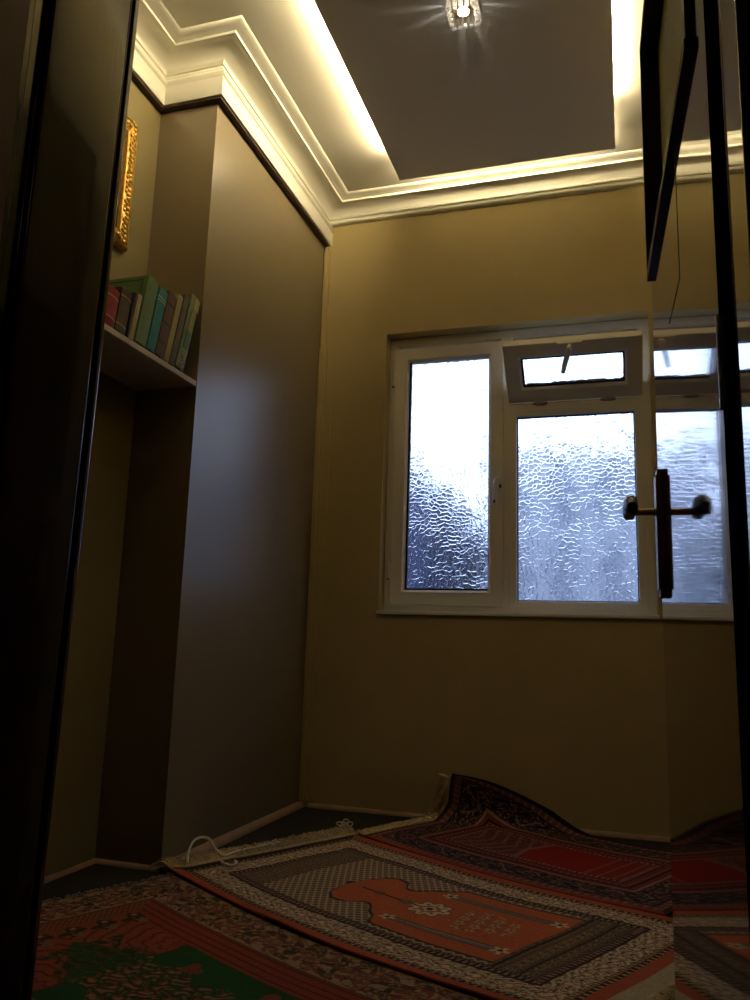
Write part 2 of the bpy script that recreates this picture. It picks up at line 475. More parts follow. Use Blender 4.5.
b.tube([HP(-.005, hh - .016, -.036), HP(-.016, hh - .05, -.042), HP(-.030, hh - .095, -.044), HP(-.040, hh - .135, -.043)], [.013, .013, .012, .010], 10)
b.build('vent_handle', M['pvc'], hop, smooth=True)
for x in (-.16, .155):
    b = MB()
    n = 20
    for (rx, rz, d0, d1) in ((.036, .011, -.006, .006), (.024, .006, -.010, -.004)):
        b.prism([(x + rx * math.cos(2 * PI * k / n), -.006 + rz * math.sin(2 * PI * k / n)) for k in range(n)], d0, d1, HP)
    b.build('vent_hinge', M['metal'], hop, bevel=.002)
# stay arm at the frame head, behind the vent
b = MB(); b.box(-.50, .085, YW - .004, YW + .012, 2.255, 2.270); b.box(-.33, -.28, YW - .010, YW + .004, 2.252, 2.266); b.box(-.03, .02, YW - .010, YW + .004, 2.252, 2.266)
b.build('vent_keep', M['metal'], win)

# ---------------------------------------------------------------- outside
struct(MB().box(-1.42, 9, 9.0, 14, -.5, 2.90).build('neighbour_facade', M['facade']), 'pale blue building seen blurred through the right pane', 'building')
b = MB()
wm = mat('outside dark strips', (.11, .125, .16), .6, .3)  # dark strips added to vary what the hammered glass refracts
for k in range(14):
    for j in range(3):
        x0 = -1.25 + .52 * k; zz = .1 + 1.02 * j
        b.box(x0, x0 + .20, 8.97, 9.02, zz, zz + .80)
struct(b.build('facade_strips', wm), 'rows of dark strips added on the building across to break up the hammered panes', 'building')
struct(MB().box(-9, -2.12, 8.6, 14, -.5, 2.70).build('neighbour_wall', M['facade_dark']), 'dark building seen blurred at lower left of the left pane', 'building')
struct(MB().box(-20, 20, YB + T + .01, 60, -.7, -.5).build('ground_outside', M['street']), 'ground outside the window', 'ground')

# ---------------------------------------------------------------- doorway lining
fr = empty('door_frame', (-.28, .70, 0))
struct(fr, 'dark varnished door frame at the near edges of the view', 'door frame')
def jamb(name, poly):
    return MB().prism(poly, 0, DZ - .035, lambda a, c, d: Vector((a, c, d))).build(name, M['wood'], fr, bevel=.0025)
lj = jamb('left_jamb', [(DX0 + .001, .656), (-.664, .656), (-.664, .675), (-.672, .678), (-.672, .700), (-.662, .702), (-.660, .715), (-.660, .826), (-.664, .829), (-.664, .833), (-.660, .836), (-.661, .846), (-.667, .850), (DX0 + .001, .850)])
for vx in lj.data.vertices:
    if vx.co.y > .82: vx.co.y += .007 + (vx.co.z - .85) * .015
MB().prism([(DX0 + .001, .535), (-.652, .535), (-.650, .538), (-.650, .652), (-.653, .655), (DX0 + .001, .655)], 0, DZ - .035, lambda a, c, d: Vector((a, c, d))).build('left_stop', mat('red brown stop', (.16, .045, .028), .4, .4), fr)
o = jamb('right_jamb', [(DX1 - .001, .545), (.087, .545), (.085, .547), (.085, .618), (.087, .620), (DX1 - .001, .620)])
o.data.materials[0] = M['door']
MB().prism([(DX1 - .001, .621), (.113, .621), (.113, .838), (DX1 - .001, .838)], 0, DZ - .035, lambda a, c, d: Vector((a, c, d))).build('jamb_rebate', M['blackwood'], fr)
MB().box(DX0, DX1, .545, .862, DZ - .035, DZ).build('head', M['wood'], fr, bevel=.0025)
for x0, x1, nm in ((-.775, -.676, 'left_architrave'), (.120, .225, 'right_architrave')):
    MB().box(x0, x1, YC - .022, YC, 0, DZ + .05).build(nm, M['wood'], fr, bevel=.004)

# ---------------------------------------------------------------- open door (free edge E0, hinge end H0)
ang = math.radians(2.52)
E0 = Vector((.067, 1.62)); DW = .765
uh = Vector((math.sin(ang), -math.cos(ang)))     # from free edge towards the hinges
nl = Vector((-math.cos(ang), -math.sin(ang)))    # out of the visible face
def DP(s, z, d):      # s from free edge towards hinges, d out of the face (into the opening)
    p = E0 + uh * s + nl * d
    return Vector((p.x, p.y, z))
DH = 2.045
door = empty('door_1', DP(0, 0, 0))
struct(door, 'glossy dark brown door standing open at right', 'door')
FZ, FS1, RD = 1.503, .665, .028      # bottom and hinge side of the framed upper pane, depth of its recess
b = MB()
b.prism([(0, .012), (DW, .012), (DW, FZ + .010), (0, FZ + .010)], -.044, 0, DP)
b.prism([(0, FZ + .010), (.010, FZ + .010), (.010, DH), (0, DH)], -.044, 0, DP)
b.prism([(FS1 - .012, FZ + .010), (DW, FZ + .010), (DW, DH), (FS1 - .012, DH)], -.044, 0, DP)
b.prism([(.010, DH - .012), (FS1 - .012, DH - .012), (FS1 - .012, DH), (.010, DH)], -.044, 0, DP)
b.build('door_leaf', M['door'], door)
MB().prism([(.010, FZ + .010), (FS1 - .012, FZ + .010), (FS1 - .012, DH - .012), (.010, DH - .012)], -.040, -RD, DP).build('upper_pane', M['olivepane'], door)
BH = .009
b = MB()
b.prism([(.001, FZ), (FS1, FZ), (FS1, FZ + .016), (.001, FZ + .016)], -RD, BH, DP)
b.build('pane_bead_bottom', M['blackwood'], door, bevel=.001)
MB().prism([(.001, FZ + .0162), (.013, FZ + .0162), (.013, DH - .001), (.001, DH - .001)], -RD, BH, DP).build('pane_bead_side', M['blackwood'], door, bevel=.001)
MB().prism([(FS1 - .016, FZ + .0162), (FS1, FZ + .0162), (FS1, DH - .001), (FS1 - .016, DH - .001)], -RD, BH - .002, DP).build('pane_bead_side', M['brownbead'], door, bevel=.001)
MB().prism([(.013, DH - .016), (FS1 - .016, DH - .016), (FS1 - .016, DH - .001), (.013, DH - .001)], -RD, BH, DP).build('pane_bead_top', M['blackwood'], door, bevel=.001)
MB().prism([(.006, FZ + .0145), (FS1 * .5, FZ + .0145), (FS1 * .5, FZ + .0168), (.006, FZ + .0168)], BH - .003, BH + .0006, DP).build('bead_highlight', mat('bead rim highlight', (.5, .46, .36), .4, .4), door)  # pale strip painted as the highlight along the bead's rim
# hairline groove
b = MB()
b.prism([(.455, 1.292), (.458, 1.292), (.458, FZ), (.455, FZ)], -.001, .0006, DP)
b.prism([(.300, 1.286), (.458, 1.292), (.458, 1.295), (.300, 1.289)], -.001, .0006, DP)
b.build('groove', M['blackwood'], door)
# handle: back plate, rose, lever
SH = .072
hd = MB()
pl = [(SH - .021, .862), (SH - .016, .853), (SH + .016, .853), (SH + .021, .862), (SH + .021, 1.082), (SH + .016, 1.091), (SH - .016, 1.091), (SH - .021, 1.082)]
hd.prism(pl, 0, .010, DP)
handle = hd.build('door_handle', M['rosewood'], door, bevel=.002)
MB().prism([(SH - .0215, .868), (SH + .0215, .868), (SH + .0215, 1.078), (SH - .0215, 1.078)], .0098, .0128, DP).build('face_plate', mat('pale worn plate', (.55, .45, .36), .3, .5, metal=.3), handle, bevel=.001)
MB().tube([DP(SH, 1.012, .010), DP(SH, 1.012, .02), DP(SH, 1.012, .052)], [.0085, .0065, .0065], 12).build('spindle', M['brass'], handle, smooth=True)
pts = [(SH - .012, 1.010), (SH, 1.012), (SH + .03, 1.016), (SH + .07, 1.014), (SH + .105, 1.004), (SH + .118, 1.000)]
b = MB(); n = 10; vs = []; fs = []
for i, (s, z) in enumerate(pts):
    rz, rd = ((.010, .008), (.015, .011), (.017, .012), (.017, .012), (.016, .011), (.010, .008))[i]
    for k in range(n):
        a = 2 * PI * k / n
        ca, sa = math.cos(a), math.sin(a)
        sq = lambda c: math.copysign(abs(c) ** .6, c)
        vs.append(DP(s, z + rz * sq(sa), .060 + rd * sq(ca)))
for i in range(len(pts) - 1):
    for k in range(n):
        k2 = (k + 1) % n; fs.append((i * n + k, i * n + k2, (i + 1) * n + k2, (i + 1) * n + k))
fs.append(tuple(range(n))); fs.append(tuple((len(pts) - 1) * n + k for k in range(n)))
b.add(vs, fs).build('lever', M['darkhandle'], handle, smooth=True)
# hinges on the hinge edge
for z in (.25, 1.05, 1.85):
    MB().tube([DP(DW + .004, z - .05, -.002), DP(DW + .004, z + .05, -.002)], .006, 10).build('door_hinge', M['metal'], door, smooth=True)

# ---------------------------------------------------------------- alcove shelf, books, gilt frame
SZ = 1.690
sh = MB().box(XN, XB - .002, 1.15, YR - .001, SZ - .020, SZ).build('wall_shelf', M['shelf'], bevel=.002)
tag(sh, 'cream painted shelf across the alcove carrying a row of books', 'shelf')

def bookmat(name, c, **k): return mat(name, c, .55, .35, var=.18, vscale=40, **k)
paper = mat('aged paper', (.42, .35, .22), .8, .2, var=.2, vscale=90)
def book(y0, y1, h, dep, lean, cover, label, xoff=0, lip=.003, deco=None):
    """spine faces the room (+x); leans towards +y about its lower right edge"""
    la = math.radians(lean)
    th = (y1 - y0) * math.cos(la) - .0015
    xs = XB - .006 - xoff * .25
    root = empty('book', (xs, y1, SZ + .0005))
    root.rotation_euler = (-la, 0, 0)      # top swings towards +y
    tag(root, label, 'book', 'books on the alcove shelf')
    loc = root.location.copy()
    def part(bm, nm, m, **k):
        o = bm.build(nm, m, None, **k); o.parent = root; o.location = (0, 0, 0); return o
    b = MB()
    b.box(-dep, -.002, -.0028, 0, 0, h); b.box(-dep, -.002, -th, -th + .0028, 0, h)
    # rounded spine
    n = 8; poly = []
    for k in range(n + 1):
        t = k / n; poly.append((.004 * math.sin(PI * t) - .001, -th * t))
    poly += [(-.005, -th), (-.005, 0)]
    b.prism(poly, 0, h, lambda a, c, d: Vector((a, c, d)))
    cv = part(b, 'cover', cover, bevel=.0008)
    part(MB().box(-dep + .004, -.006, -th + .003, -.003, .003, h - .003), 'pages', paper)
    if deco:
        deco(part, th, h, dep)
    return root
def ring_path(cx, cz, rx, rz, n=18):
    return [(.0042, cx + rx * math.cos(2 * PI * k / n), cz + rz * math.sin(2 * PI * k / n)) for k in range(n)]
def bands(col, zs, w=.004):
    def f(part, th, h, dep):
        for z in zs:
            b = MB(); n = 8; poly = []
            for k in range(n + 1):
                t = k / n; poly.append((.0048 * math.sin(PI * t) - .0004, -th * t))
            poly += [(-.003, -th), (-.003, 0)]
            b.prism(poly, z * h, z * h + w, lambda a, c, d: Vector((a, c, d)))
            part(b, 'spine_band', col)
    return f
gilt = mat('dull gilt', (.45, .33, .12), .4, .5, metal=.5)
ink = mat('white print', (.62, .62, .55), .6, .3)
def colourful(part, th, h, dep):
    y = -th / 2
    b = MB(); b.tube(ring_path(y + .004, h * .84, .008, .012), .0016, 6, close=True)
    b.tube([(.0045, y - .003, h * .87), (.0045, y + .008, h * .93), (.0045, y + .002, h * .97)], .0018, 6); part(b, 'upper_emblem', ink)
    b = MB(); b.tube(ring_path(y - .002, h * .16, .009, .012), .0016, 6, close=True); b.tube(ring_path(y + .001, h * .06, .011, .008), .0016, 6, close=True)
    b.tube([(.0045, y - .006, h * .19), (.0045, y + .006, h * .115), (.0045, y - .008, h * .06)], .0016, 6); part(b, 'lower_emblem', ink)
    b = MB(); b.box(.002, .0046, -th * .72, -th * .30, h * .52, h * .78); part(b, 'spine_patch', bookmat('olive yellow patch', (.30, .28, .08)))
    b = MB(); b.box(.002, .0046, -th * .75, -th * .30, h * .28, h * .50); part(b, 'spine_patch', bookmat('blue green patch', (.06, .16, .16)))
    b = MB(); b.box(.001, .0046, -th * .62, -th * .06, h * .82, h * .985); part(b, 'spine_patch', bookmat('yellow patch', (.40, .36, .07)))
def framed(part, th, h, dep):       # pale border pressed into the front board of the green book
    b = MB(); b.ring(-dep + .012, -.02, .014, h - .014, [(0, -th - .0006), (.004, -th - .0006), (.004, -th + .001), (0, -th + .001)], lambda u, w, d: Vector((u, d, w)))
    part(b, 'cover_border', bookmat('dark green border', (.03, .06, .03)))
B = [
    (1.80, 1.868, .20, .15, 6, bookmat('ochre cloth', (.20, .13, .05)), 'ochre book half hidden behind the door frame, left of the red one', .02, None),
    (1.872, 1.922, .17, .14, 6, bookmat('black cloth', (.02, .02, .02)), 'black book hidden behind the door frame at the shelf end', .02, None),
    (1.926, 1.984, .128, .12, 7, bookmat('red cloth', (.30, .025, .02)), 'short red book at the left end of the visible row', .012, bands(gilt, (.2, .75))),
    (1.988, 2.044, .152, .14, 8, bookmat('dark brown leather', (.065, .045, .022)), 'dark brown book beside the short red one', .016, bands(gilt, (.15, .8))),
    (2.048, 2.060, .168, .14, 9, bookmat('near black board', (.02, .016, .012)), 'thin blackish book left of the beige spined one', .014, None),
    (2.061, 2.086, .168, .14, 9.5, bookmat('beige cloth', (.42, .36, .20)), 'thin beige spined book left of the large green one', .004, None),
    (2.090, 2.153, .252, .215, 11, bookmat('sage green cloth', (.13, .22, .09)), 'large sage green book with a green front board', .0, framed),
    (2.156, 2.207, .247, .18, 12, bookmat('teal cloth', (.025, .16, .17)), 'teal blue book between the green and brown ones', .002, bands(mat('pale teal print', (.25, .42, .36), .6, .3), (.78, .83), .006)),
    (2.209, 2.262, .256, .17, 12.5, bookmat('reddish brown leather', (.095, .045, .03)), 'reddish brown book right of the teal one', .004, bands(mat('dark blind band', (.04, .02, .015), .6, .3), (.2, .5, .8))),
    (2.264, 2.296, .276, .18, 13, bookmat('olive yellow cloth', (.33, .29, .10)), 'olive yellow thin book right of the reddish brown one', .006, None),
    (2.298, 2.332, .294, .18, 13.5, bookmat('dark grey brown board', (.07, .055, .04)), 'dark grey brown tall book left of the patterned one', .008, None),
    (2.334, 2.392, .312, .19, 14, bookmat('green grey pattern', (.16, .20, .11)), 'tallest book with green and yellow patterned spine leaning on the return', .0, colourful),
]
for y0, y1, h, dep, lean, cv, lab, xo, de in B:
    book(y0, y1, h, dep, lean, cv, lab, xo, deco=de)

# gilt picture frame on the alcove wall
gy0, gy1, gz0, gz1 = 1.93, 2.322, 2.155, 2.665
YZp = lambda u, w, d: Vector((XN + d, u, w))
pf = empty('picture_frame', (XN, (gy0 + gy1) / 2, gz0))
tag(pf, 'ornate gilt picture frame on the alcove wall above the books', 'picture frame')
prof = [(0, .0005), (0, .016), (.004, .022), (.012, .024), (.016, .018), (.030, .026), (.044, .020), (.048, .015), (.056, .017), (.060, .010), (.060, .0005)]
MB().ring(gy0, gy1, gz0, gz1, prof, YZp).build('moulding', M['gold'], pf, smooth=True)
b = MB()
def blob(c, r, sq=(1, 1, 1)):
    n, m = 7, 5; vs = []; fs = []
    for i in range(m + 1):
        ph = PI * i / m
        for k in range(n):
            a = 2 * PI * k / n
            vs.append(c + Vector((r * sq[0] * math.cos(ph), r * sq[1] * math.sin(ph) * math.cos(a), r * sq[2] * math.sin(ph) * math.sin(a))))
    for i in range(m):
        for k in range(n):
            k2 = (k + 1) % n; fs.append((i * n + k, i * n + k2, (i + 1) * n + k2, (i + 1) * n + k))
    b.add(vs, fs)
per = [(gy1 - .030, z) for z in np.arange(gz0 + .02, gz1 - .01, .019)] + [(gy0 + .030, z) for z in np.arange(gz0 + .02, gz1 - .01, .019)] + \
      [(y, gz0 + .030) for y in np.arange(gy0 + .05, gy1 - .05, .019)] + [(y, gz1 - .030) for y in np.arange(gy0 + .05, gy1 - .05, .019)]
for y, z in per:
    blob(Vector((XN + .024, y + random.uniform(-.005, .005), z)), random.uniform(.008, .012), (.6, 1.0, 1.1))
    blob(Vector((XN + .022, y + random.choice((-.012, .012)), z + .008)), .006, (.7, 1, 1.2))
b.build('carving', M['gold'], pf, smooth=True)
MB().box(XN + .001, XN + .008, gy0 + .058, gy1 - .058, gz0 + .058, gz1 - .058).build('artwork', M['art'], pf)

# ---------------------------------------------------------------- rugs
def C(*c): return np.array(c)
RUST, CREAM, DARK, NAVY = C(.40, .095, .042), C(.66, .53, .36), C(.045, .026, .020), C(.018, .016, .024)
BROWN, GREY, GREEN, RED = C(.16, .085, .055), C(.27, .21, .16), C(.022, .105, .030), C(.30, .026, .020)
PINK, TAN, SALMON, DRED = C(.40, .215, .16), C(.42, .29, .16), C(.40, .105, .060), C(.14, .018, .016)
def lay(c, mask, col, a=1.0):
    c[mask] = c[mask] * (1 - a) + col * a
def rosette(u, v, pu, pv, R, ou=0, ov=0, petals=6, ph=0):
    uu = (u - ou + pu / 2) % pu - pu / 2; vv = (v - ov + pv / 2) % pv - pv / 2
    r = np.hypot(uu, vv); th = np.arctan2(vv, uu)
    return r < R * (.72 + .28 * np.cos(petals * th + ph)), r
def scroll(u, v, p, q, ph=0):
    return np.sin(2 * PI * u / p + 1.7 * np.sin(2 * PI * v / q + ph)) * np.cos(2 * PI * v / q + .9 * np.sin(2 * PI * u / p + ph))
def floral(c, m, u, v, p, base, cols):
    """dense stylised flowers and tendrils"""
    lay(c, m, base)
    s = scroll(u, v, p, p * .8)
    lay(c, m & (np.abs(s) < .16), cols[0])
    s2 = scroll(u + p * .3, v, p * .55, p * .6, 1.1)
    lay(c, m & (s2 > .70), cols[1])
    lay(c, m & (s2 < -.78), cols[0], .8)
    k, r = rosette(u, v, p, p * .9, p * .24, p * .2, p * .3)
    lay(c, m & k, cols[2]); lay(c, m & (r < p * .10), cols[0]); lay(c, m & (r < p * .05), cols[1])
    return c
def edge_d(u, v, L, W): return np.minimum(v, W - v), np.minimum(u, L - u)

def rug2_col(u, v, L, W):
    c = np.empty(u.shape + (3,)); c[:] = GREY
    dv = np.minimum(v, W - v)
    du0, du1 = u - .0, (L - .055) - u
    d = np.minimum(dv, np.minimum(du0, du1))
    # running coordinate along the border
    vert = (np.minimum(du0, du1) < dv)
    ru = np.where(vert, v, u); rv = d
    # inner panels
    m = d > 0
    lay(c, m, BROWN)
    inn = (v > .175) & (v < W - .175) & (u > .235) & (u < L - .335)
    # borders
    mm = (rv < .036); lay(c, mm & ~vert, RUST); lay(c, mm & ~vert & (rv > .015) & (rv < .019), C(.30, .06, .03)); lay(c, mm & vert & (u < .5), DARK)
    lay(c, (u > L - .055 - .040) & (u <= L - .055), RUST)
    m = (rv >= .036) & (rv < .056) & (u < L - .095); lay(c, m, DARK); lay(c, m & (np.sin(2 * PI * ru / .022) > .3) & (np.abs(rv - .046) < .005), TAN)
    m = (rv >= .056) & (rv < .066); lay(c, m, TAN); lay(c, m & (np.sin(2 * PI * ru / .014) > .2), DARK)
    b0 = (rv >= .066) & (rv < .142)
    floral(c, b0, ru, rv, .062, CREAM, (C(.06, .045, .04), RUST * .9, C(.62, .50, .33)))
    s = scroll(ru, rv, .034, .030, .7)
    lay(c, b0 & (np.abs(s) < .13), C(.20, .16, .13)); lay(c, b0 & (s > .82), C(.09, .07, .06))
    k, r = rosette(ru, rv - .104, .082, 1, .019, .031, 0, 5)
    lay(c, b0 & k, C(.36, .17, .08)); lay(c, b0 & k & (r < .009), CREAM)
    m = (rv >= .142) & (rv < .152); lay(c, m, DARK)
    m = (rv >= .152) & (rv < .166); lay(c, m, PINK * .75); lay(c, m & (np.sin(2 * PI * ru / .018) > 0), NAVY)
    m = (rv >= .166) & (rv < .178); lay(c, m, DARK); lay(c, m & (np.sin(2 * PI * ru / .012) > .5), GREY)
    # head panel and foot panel of small mosaic
    foot = (u >= L - .055 - .30) & (rv >= .178)
    floral(c, foot, u, v, .040, C(.17, .12, .075), (DARK, C(.30, .19, .10), C(.36, .29, .19)))
    lay(c, foot & (np.abs(u - (L - .055 - .215)) < .005), DARK)
    lay(c, foot & (np.abs(u - (L - .055 - .285)) < .006), DARK)
    head = (u >= .178) & (u < .30) & (rv >= .178)
    floral(c, head, v, u, .036, C(.20, .14, .10), (DARK, C(.38, .28, .18), C(.22, .09, .06)))
    # lattice spandrels
    lat = (u >= .30) & (u < L - .355) & (rv >= .178)
    lay(c, lat, C(.13, .085, .06))
    k1 = (np.abs(((u + v) / .030) % 1 - .5) < .17) | (np.abs(((u - v) / .030) % 1 - .5) < .17)
    lay(c, lat & k1, C(.45, .35, .24))
    vc = W / 2
    w = np.abs(v - vc)
    # niche outline: half width as a function of u
    hwid = np.interp(u, [.470, .480, .50, .54, .59, .62, .645, .67, .70, .735, .76, .78, L - .353], [0, .06, .115, .145, .135, .095, .085, .105, .14, .165, .205, .218, .218])
    fld = (u > .47) & (u < L - .355) & (w < hwid)
    lay(c, (u > .455) & (u < L - .352) & (w < hwid + .012) & (w < .226), DARK)
    lay(c, fld, C(.48, .125, .050))
    # columns
    for side in (-1, 1):
        cc = vc + side * .142
        k = (np.abs(v - cc) < .017) & (u > .76) & (u < L - .375); lay(c, k, C(.12, .095, .08))
        lay(c, k & ((np.abs(v - cc + .006) < .002) | (np.abs(v - cc - .006) < .002)), C(.36, .28, .2))
        for uu in (.765, L - .385):
            r = np.hypot(u - uu, v - cc); th = np.arctan2(v - cc, u - uu)
            lay(c, r < .026 * (.7 + .3 * np.cos(5 * th)), CREAM); lay(c, r < .008, DARK)
    # medallion, lamp chain
    r = np.hypot((u - .80) * .85, v - vc); th = np.arctan2(v - vc, u - .80)
    lay(c, r < .066 * (.88 + .12 * np.cos(8 * th)), C(.16, .08, .05)); lay(c, r < .060 * (.86 + .14 * np.cos(8 * th)), CREAM); lay(c, (r < .046) & (np.abs(np.sin(4 * th)) < .35), C(.20, .12, .08)); lay(c, r < .030, C(.36, .16, .08)); lay(c, r < .022 * (.8 + .2 * np.cos(4 * th)), CREAM); lay(c, r < .010, DARK)
    lay(c, (np.abs(v - vc) < .004) & (u > .52) & (u < .75), DARK); r = np.hypot(u - .60, (v - vc) * 1.4); lay(c, r < .022, C(.17, .09, .05))
    r = np.hypot(u - .71, (v - vc)); lay(c, r < .022, C(.2, .12, .08))
    # vase of flowers
    vs_ = (u > .90) & (u < 1.08) & (w < .085)
    s = scroll(u, v - vc, .055, .07); lay(c, vs_ & (np.abs(s) < .13) & (w < .085 - np.abs(u - .97) * .4), C(.17, .12, .06))
    k, r = rosette(u + .3 * (v - vc), v, .048, .042, .018, .01, vc, 5, .4); lay(c, vs_ & k & (w < .09 - np.abs(u - .97) * .3), C(.46, .36, .22)); lay(c, vs_ & k & (r < .006), C(.25, .06, .03))
    # pale woven end
    lay(c, u > L - .055, C(.46, .40, .26))
    return c

def rug1_col(u, v, L, W):
    c = np.empty(u.shape + (3,)); c[:] = SALMON
    vc = W - .47                      # the niche sits nearer the hidden long side
    dv = np.minimum(v * 2.6, W - v); du = np.minimum(u, L - u)
    vert = du < dv
    d = np.minimum(du, dv); ru = np.where(vert, v, u)
    lay(c, d < .008, C(.36, .10, .06))
    m = (d >= .004) & (d < .160)
    CR = C(.46, .335, .20)
    lay(c, m, CR)
    wx = u + .010 * np.sin(v * 60) + .006 * np.sin(u * 110 + v * 70); wy = v + .010 * np.sin(u * 55 + 1)
    wd = d + .007 * np.sin(ru * 75)
    for (p, o, ov, col, R, pet) in ((.155, .03, .085, C(.30, .085, .06), .055, 5), (.155, .108, .07, C(.075, .045, .03), .044, 4), (.155, .075, .125, C(.33, .12, .08), .034, 3), (.155, .0, .035, C(.10, .06, .04), .034, 3), (.155, .128, .125, C(.075, .05, .03), .030, 3), (.155, .065, .030, C(.28, .09, .06), .028, 4)):
        rr = np.where(vert, wy, wx)
        uu = (rr - o + p / 2) % p - p / 2; vv = wd - ov
        r = np.hypot(uu, vv); th = np.arctan2(vv, uu)
        sh = R * (.30 + .70 * np.abs(np.cos(pet * th / 2 + o * 40)) ** 1.5)
        lay(c, m & (r < sh), col); lay(c, m & (r < sh * .5), CR * .8); lay(c, m & (r < sh * .25), col)
    s = scroll(ru, d, .13, .10); lay(c, m & (np.abs(s) < .10), C(.13, .08, .05))
    s = scroll(ru, d, .07, .06, 1.3); lay(c, m & (s > .80), C(.24, .10, .06))
    lay(c, (d >= .154) & (d < .166), C(.20, .08, .05))
    # striped rust band on the long side, hatched band across the end
    m = (d >= .166) & (d < .262)
    ml = m & ~vert
    lay(c, ml, C(.36, .075, .045)); lay(c, ml & (((d - .166) / .026) % 1 < .24), C(.15, .035, .02))
    mh = vert & (u >= .166) & (u < .225)
    lay(c, mh, C(.36, .12, .06)); lay(c, mh & (((v + u * .7) / .017) % 1 < .36), C(.17, .07, .035))
    lay(c, vert & (u >= .225) & (u < .262), C(.36, .095, .055))
    inn = d >= .262
    lay(c, inn, C(.40, .095, .055))
    x = v - vc
    # wavy arcs in the spandrels
    ax = np.abs(x)
    rr = np.hypot(ax - .19, (u - .52) * .8)
    w1 = np.sin(2 * PI * rr / .034 + 1.1 * np.sin(np.arctan2(u - .52, ax - .19) * 9))
    lay(c, inn & (w1 > .74) & (u < .56), C(.19, .050, .03))
    # flower chain between hatched band and spandrels
    fl = (u > .215) & (u < .335) & (W - v > .24)
    k, r = rosette(v + .2 * u, u, .088, 1, .040, .02, .272, 4, .6); lay(c, fl & k & (r > .006), C(.055, .05, .028))
    k, r = rosette(v, u, .088, 1, .024, .064, .250, 3, 0); lay(c, fl & k, C(.10, .06, .03)); lay(c, fl & (r < .008), CR)
    k, r = rosette(v, u, .088, 1, .022, .064, .300, 5, 0); lay(c, fl & k, C(.30, .20, .12))
    # green niche: broad, its head stepping down towards the middle
    edge = np.interp(ax, [0, .03, .055, .085, .12, .155, .19, .215, .30], [.34, .37, .43, .50, .545, .55, .545, .535, .53])
    g = inn & (u > edge)
    lay(c, inn & (u > edge - .007) & ~g, C(.12, .05, .03))
    lay(c, g, GREEN)
    # flowering branch in the middle
    b1 = inn & (u > .36) & (u < 1.15) & (ax < .105 + .02 * np.sin(u * 40))
    s = scroll(wx, wy, .085, .075, .6)
    lay(c, b1 & (s < -.35) & (u < .52), C(.045, .06, .025))
    lay(c, b1 & (np.abs(s) < .16), C(.12, .09, .04))
    bl = b1 & (u > .54)
    s2 = scroll(wx + .02, wy, .06, .055, 2.2)
    lay(c, bl & (s2 > .30), C(.33, .085, .055)); lay(c, bl & (s2 > .72), C(.38, .24, .16)); lay(c, bl & (s2 < -.74), C(.26, .22, .13)); lay(c, bl & (np.abs(s2) < .08), C(.05, .03, .02))
    for (uu, vv, R) in ((.67, .135, .030), (.92, .15, .04), (.80, -.15, .035)):
        r = np.hypot((u - uu) * .9, (v - vc - vv)); th = np.arctan2(v - vc - vv, u - uu)
        lay(c, g & (r < R * (.8 + .2 * np.cos(3 * th))), C(.34, .075, .05))
    return c

def rug3_col(u, v, L, W):
    c = np.empty(u.shape + (3,)); c[:] = DRED
    dv = np.minimum(v, W - v); du = np.minimum(u, L - u)
    d = np.minimum(dv, du); vert = du < dv; ru = np.where(vert, v, u)
    lay(c, d < .022, C(.34, .06, .035)); lay(c, (d < .022) & (v > W / 2), NAVY); lay(c, (d < .022) & vert, C(.06, .03, .025))
    m = (d >= .022) & (d < .050); lay(c, m, C(.20, .06, .045)); lay(c, m & (np.sin(2 * PI * ru / .03) > .3), PINK * .7)
    m = (d >= .050) & (d < .165)
    floral(c, m, ru, d, .072, NAVY, (C(.16, .09, .07), C(.34, .19, .14), C(.11, .03, .03)))
    s = np.sin(2 * PI * ru / .144) * .03
    lay(c, m & (np.abs(d - .107 - s) < .004), C(.28, .17, .13))
    lay(c, m & (scroll(ru, d, .10, .09, .4) > .35), NAVY)
    m = (d >= .165) & (d < .262)
    t = (d - .165) / .097
    lay(c, m, C(.20, .035, .03)); lay(c, m & (t < .12), PINK * .85); lay(c, m & (t > .30) & (t < .42), NAVY); lay(c, m & (t > .44) & (t < .56), PINK * .75)
    lay(c, m & (t > .44) & (t < .56) & (np.sin(2 * PI * ru / .024) > .2), DRED); lay(c, m & (t > .72) & (t < .80), NAVY); lay(c, m & (t > .86), PINK * .9)
    lay(c, m & (t > .86) & (np.sin(2 * PI * ru / .020) > .4), NAVY)
    vc = W / 2; x = np.abs(v - vc)
    hd_ = (d >= .262) & (u < .60)
    floral(c, hd_, u, v, .05, C(.19, .045, .040), (NAVY, PINK * .7, C(.26, .10, .08)))
    lay(c, hd_ & (np.sin(2 * PI * (u + .5 * x) / .060) > .75), PINK * .6)
    f = (d >= .262) & (u >= .56 + .25 * x) 
    lay(c, (d >= .262) & (u >= .54 + .25 * x), PINK * .7)
    lay(c, f, C(.27, .016, .014))
    k = f & (u > L - .42); lay(c, k & (np.sin(2 * PI * u / .05) > .1), C(.20, .03, .03)); lay(c, k & (np.sin(2 * PI * u / .05) > .85), PINK * .6)
    return c

rugmat = mat('woven wool pile', (1, 1, 1), .9, .12, var=.16, vscale=160, bump=.5, bscale=420, bdist=.002, attr='pile')

